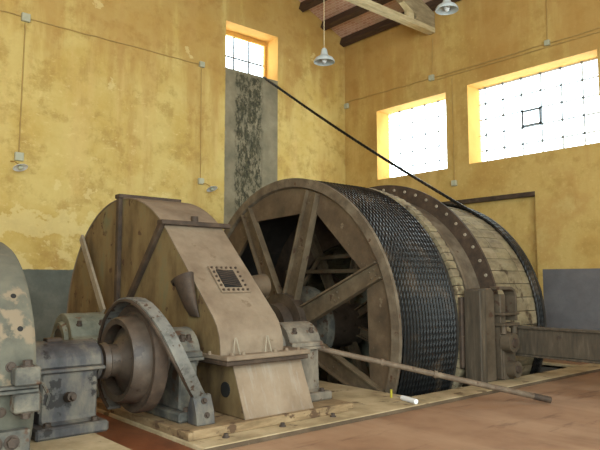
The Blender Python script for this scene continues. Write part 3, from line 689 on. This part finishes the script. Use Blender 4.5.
# ---------- brake posts and pull beam on the right
br = thing('brake_post', 'upright weathered brake post standing against the drum gap', 'brake post', (8.6, 5.65, .05))
Mesh().prism([(8.40, .05), (8.40, 1.47), (8.57, 1.49), (8.57, .05)], 5.50, 5.80, 1, .015).link('post', M['brake_wood'], br)
Mesh().prism([(8.58, .05), (8.58, 1.50), (8.76, 1.50), (8.84, 1.44), (8.86, .05)], 5.53, 5.80, 1, .015).link('side_plate', M['rust_brown'], br)
Mesh().box(8.36, 8.80, 5.81, 5.88, .25, 1.36, .015).link('shoe', M['dark_rust'], br)
br2 = thing('brake_linkage', 'brake linkage frame with curved top and round pins at the pull beam', 'brake linkage', (9.2, 5.65, .05))
ln = [(8.86, 1.50), (9.18, 1.50), (9.27, 1.46), (9.31, 1.38), (9.31, .98)]
def plate_line(line, th, y0, y1):
    P = [Vector((x, z)) for x, z in line]; out = []; inn = []
    for i in range(len(P)):
        t = (P[min(i + 1, len(P) - 1)] - P[max(i - 1, 0)]).normalized(); nn = Vector((-t.y, t.x)); out.append(P[i] + nn * th / 2); inn.append(P[i] - nn * th / 2)
    return Mesh().prism([tuple(p) for p in out] + [tuple(p) for p in reversed(inn)], y0, y1, 1, .006)
plate_line(ln, .05, 5.42, 5.62).link('curved_bracket', M['rust_brown'], br2)
Mesh().box(8.96, 9.12, 5.50, 5.64, .06, 1.40, .012).link('upright', M['rust_brown'], br2)
Mesh().box(8.90, 9.36, 5.40, 5.66, 1.07, 1.11, .006).link('shelf_plate', M['rust_brown'], br2)
Mesh().box(8.90, 9.36, 5.40, 5.66, .90, .945, .006).link('shelf_plate', M['rust_brown'], br2)
for x in (8.97, 9.28): Mesh().cyl((x, 5.46, .78), (x, 5.46, .90), .045, segs=14).link('tie_bolt', M['rust_brown'], br2)
def boss(x, z, r):
    Mesh().lathe([(0, 0)], 0, 0, 3) if False else None
    m = Mesh(); m.cyl((x, 5.50, z), (x, 5.34, z), r, r * .95, 28).link('pin_boss', M['rust_brown'], br2)
    q = Mesh().cyl((x, 5.345, z), (x, 5.31, z), r * .5, r * .42, 20).link('pin', M['dark_rust'], br2)
boss(9.08, .64, .16); boss(9.16, .22, .135)
Mesh().prism([(9.0, .05), (8.98, .8), (9.22, .8), (9.36, .5), (9.34, .3), (9.30, .05)], 5.48, 5.56, 1, .012).link('link_plate', M['rust_brown'], br2)
pb = thing('pull_beam', 'long brown horizontal brake beam reaching forward from the brake linkage', 'beam', (9.6, 4.4, .42))
Mesh().box(9.44, 9.50, 2.2, 5.62, .43, .845, .01).link('web', M['brake_wood'], pb)
for z in (.40, .84): Mesh().box(9.40, 9.66, 2.2, 5.62, z, z + .03, .005).link('flange', M['brake_wood'], pb)
Mesh().cyl((9.445, 4.78, .74), (9.42, 4.78, .74), .03, segs=14).link('bolt', M['rusty_bolt'], pb)
Mesh().box(9.46, 9.62, 2.3, 2.5, .0, .40, .01).link('support', M['brake_wood'], pb)

# ---------- loose things
t = thing('lever_rod', 'long thin rusty rod slanting from the drum side bearing to the floor', 'rod', (7.9, 4.25, 0))
A, B = Vector((5.60, PY - .02, .745)), Vector((7.97, 4.19, .052)); d = (B - A)
Mesh().cyl(A, A + d * .93, .036, .038, 14).link('rod', M['rod'], t)
Mesh().cyl(A + d * .93, B, .042, .042, 14).link('tip', M['dark_rust'], t, 'dark end socket')
for f in (.30, .52): Mesh().cyl(A + d * f, A + d * (f + .012), .05, segs=14).link('collar', M['rod'], t)
t = thing('metal_bar', 'pale straight bar leaning against the gear case behind the brake wheel', 'bar', (3.62, 8.35, 1.2))
A, B = Vector((3.62, 8.36, 1.19)), Vector((3.755, 9.57, 2.29)); m = Mesh()
dv = (B - A).normalized(); s_ = dv.cross(Vector((1, 0, 0))).normalized() * .055; xx = Vector((.018, 0, 0)); vs = [p + a * s_ + b * xx for p in (A, B) for a, b in ((-1, -1), (1, -1), (1, 1), (-1, 1))]
m.add(vs, [(3, 2, 1, 0), (4, 5, 6, 7), (0, 1, 5, 4), (1, 2, 6, 5), (2, 3, 7, 6), (3, 0, 4, 7)]); m.link('bar', M['pale_steel'], t)
t = thing('plastic_tube', 'small white plastic tube lying on the concrete ledge before the drum', 'tube', (6.45, 5.3, .05))
A, B = Vector((6.485, 5.46, .083)), Vector((6.41, 5.17, .083)); Mesh().cyl(A, B, .033, .033, 18).link('body', M['white_plastic'], t)
Mesh().cyl(A, A - (B - A).normalized() * .10, .012, .009, 10).link('nozzle', M['pale_steel'], t)
t = Mesh().box(6.50, 6.525, 5.66, 5.685, .05, .16, .004).link('paint_stick', M['yellow_plastic']); tag(t, 'tiny upright yellow-green stick at the foot of the drum rim', 'stick')

# ---------- lamps, conduits, boxes
def pendant(px, py, pz, label):
    t = thing('pendant_lamp', label, 'lamp', (px, py, pz), 'pendant lamps')
    pr = [(.205, 0), (.20, .035), (.165, .085), (.10, .125), (.075, .15), (.055, .25), (.035, .28), (.0, .285), (.0, .265), (.03, .26), (.045, .235), (.06, .14), (.09, .112), (.15, .075), (.187, .03), (.195, 0)]
    n = 32; vs = [(px + r * math.cos(2 * PI * i / n), py + r * math.sin(2 * PI * i / n), pz + z) for i in range(n) for r, z in pr]; k = len(pr)
    fs = [(i * k + q, ((i + 1) % n) * k + q, ((i + 1) % n) * k + (q + 1) % k, i * k + (q + 1) % k) for i in range(n) for q in range(k)]
    bm = bmesh.new(); bv = [bm.verts.new(v) for v in vs]
    for f in fs: bm.faces.new([bv[i] for i in f])
    bmesh.ops.remove_doubles(bm, verts=bm.verts, dist=1e-5); bmesh.ops.recalc_face_normals(bm, faces=bm.faces)
    sd = Mesh().add_bm(bm, True).link('shade', M['enamel'], t)
    bm = bmesh.new(); bmesh.ops.create_uvsphere(bm, u_segments=16, v_segments=10, radius=.055, matrix=Matrix.Translation((px, py, pz + .06)) @ Matrix.Scale(1.4, 4, (0, 0, 1)))
    Mesh().add_bm(bm, True).link('bulb', M['white_plastic'], t).parent = sd
    Mesh().tube([(px, py, pz + .28), (px, py, roof_z(px) + .15)], .008, 6).link('cord', M['cable_white'], t)
pendant(8.02, 8.58, 5.83, 'pale pendant lamp hanging near the corner between the windows')
pendant(9.1, 6.49, 6.48, 'pale pendant lamp hanging at the top edge before the roof truss')

def conduit(pts, label, r=.012, mat='cable'):
    tag(Mesh().tube(pts, r, 6).link('conduit', M[mat]), label, 'conduit', 'wall conduits')
yl = YW - .022; xr = XW - .024
def wav(p, q, n=14, s=.012):
    p, q = Vector(p), Vector(q); o = []
    for i in range(n + 1):
        v = p.lerp(q, i / n); v.z += random.uniform(-s, s) if 0 < i < n else 0; o.append(v)
    return o
conduit(wav((1.5, yl, 7.03), (3.72, yl, 6.98)) + wav((3.86, yl, 6.97), (7.9, yl, 6.96)), 'thin ochre conduit running level along the top of the left wall')
conduit(wav((3.79, yl, 6.86), (3.77, yl, 4.17), 10, 0), 'thin ochre conduit dropping to the farther left switch box')
conduit(wav((7.97, yl, 6.86), (7.99, yl, 4.12), 10, 0), 'thin ochre conduit dropping beside the grey cement strip')
conduit(wav((xr, 12.9, 6.95), (xr, 9.84, 6.90)) + wav((xr, 9.7, 6.9), (xr, 2.0, 6.88)), 'upper ochre conduit running level above the windows on the right wall')
conduit([(xr, 9.62, 6.82), (xr, 2.0, 6.80)], 'lower ochre conduit close under another above the wide window')
conduit([(xr, 9.72, 8.0), (xr, 9.77, 6.97)], 'short ochre conduit rising from a box to the roof truss')
conduit([(xr, 9.15, 6.74), (xr, 9.14, 4.12)], 'thin ochre conduit dropping between the two right wall windows')
conduit([(xr, 6.56, 8.6), (xr, 6.60, 6.95)], 'short ochre conduit rising above the wide window')
def jbox(x, y, z, s, axis, label):
    if axis: o = Mesh().box(x - s, x + s, YW - .08, YW - .002, z - s, z + s, .01)
    else: o = Mesh().box(XW - .08, XW - .002, y - s, y + s, z - s, z + s, .01)
    tag(o.link('junction_box', M['box']), label, 'junction box', 'junction boxes')
jbox(3.79, 0, 6.97, .085, 1, 'small pale junction box high on the left wall at the far left')
jbox(7.97, 0, 6.96, .07, 1, 'small pale junction box high on the left wall near the window')
jbox(3.77, 0, 4.09, .085, 1, 'pale switch box low on the left wall at the far left')
jbox(7.99, 0, 4.04, .075, 1, 'pale switch box low on the left wall beside the cement strip')
jbox(0, 12.9, 6.83, .075, 0, 'small pale box in the corner of the walls')
jbox(0, 9.77, 6.9, .075, 0, 'small box on the conduit above the smaller right window')
jbox(0, 9.14, 4.05, .07, 0, 'small pale box below and between the right wall windows')
jbox(0, 6.6, 6.9, .06, 0, 'small box on the conduit above the wide right window')
def wall_lamp(x, z, label, sx=.0):
    t = thing('wall_lamp', label, 'lamp', (x, YW, z), 'small wall lamps')
    c = Vector((x, YW - .30, z)); d = Vector((.1, -.4, -.9)).normalized()
    Mesh().tube([(x - .1, YW - .03, z + .12), (x - .06, YW - .16, z + .1), c - d * .02], .014, 6).link('arm', M['cable'], t)
    u = d.orthogonal().normalized(); w = d.cross(u); vs = []; n = 24
    pr = ((.025, -.025), (.05, .0), (.10, .015), (.14, .04), (.135, .045), (.09, .025), (.04, .01))
    for i in range(n):
        a = 2 * PI * i / n
        for r, h in pr: vs.append(c + d * h + (u * math.cos(a) + w * math.sin(a)) * r)
    k = len(pr); fs = [(i * k + q, i * k + q + 1, ((i + 1) % n) * k + q + 1, ((i + 1) % n) * k + q) for i in range(n) for q in range(k - 1)]
    Mesh().add(vs, fs, True).link('reflector', M['white_plastic'], t)
    bm = bmesh.new(); bmesh.ops.create_uvsphere(bm, u_segments=14, v_segments=8, radius=.05, matrix=Matrix.Translation(c + d * .045)); Mesh().add_bm(bm, True).link('bulb', M['box'], t)
wall_lamp(3.72, 3.86, 'small disc shaped wall lamp under the switch box at the far left')
wall_lamp(8.13, 3.87, 'small disc shaped wall lamp beside the cement strip above the gear case')

# ------------------------------------------------------------------ light
w = bpy.data.worlds.new('daylight'); S.world = w; w.use_nodes = True
bgn = w.node_tree.nodes['Background']; bgn.inputs[0].default_value = (.86, .995, .99, 1); bgn.inputs[1].default_value = 9.0
def portal(loc, rot, sx, sy):
    l = bpy.data.lights.new('window_portal', 'AREA'); l.shape = 'RECTANGLE'; l.size = sx; l.size_y = sy; l.cycles.is_portal = True
    o = bpy.data.objects.new('window_portal', l); COL.objects.link(o); o.location = loc; o.rotation_euler = rot
portal((-1.2, YN + .01, 4.5), (R(90), 0, 0), 5.6, 6.6); portal((4.7, YN + .01, 4.5), (R(90), 0, 0), 4.6, 6.6)
portal((XL + .01, -1, 4.4), (R(90), 0, R(-90)), 5, 6.4)
portal((XW + .51, 10.55, 5.44), (R(90), 0, R(90)), 2.36, 1.97); portal((XW + .51, 7.13, 5.47), (R(90), 0, R(90)), 3.18, 1.98)

# ------------------------------------------------------------------ camera
cam = bpy.data.cameras.new('camera'); co = bpy.data.objects.new('camera', cam); COL.objects.link(co)
cam.sensor_width = 36; cam.lens = 623.6 / 600 * 36; cam.clip_start = .05; cam.clip_end = 200
yaw, pit = R(49.22), R(5.207)
fw = Vector((math.cos(pit) * math.cos(yaw), math.cos(pit) * math.sin(yaw), math.sin(pit)))
co.location = (0, 0, 1.6); co.rotation_euler = fw.to_track_quat('-Z', 'Y').to_euler()
S.camera = co
S.view_settings.view_transform = 'Standard'; S.view_settings.look = 'None'; S.view_settings.exposure = 0.0; S.view_settings.gamma = 1; S.view_settings.use_curve_mapping = False
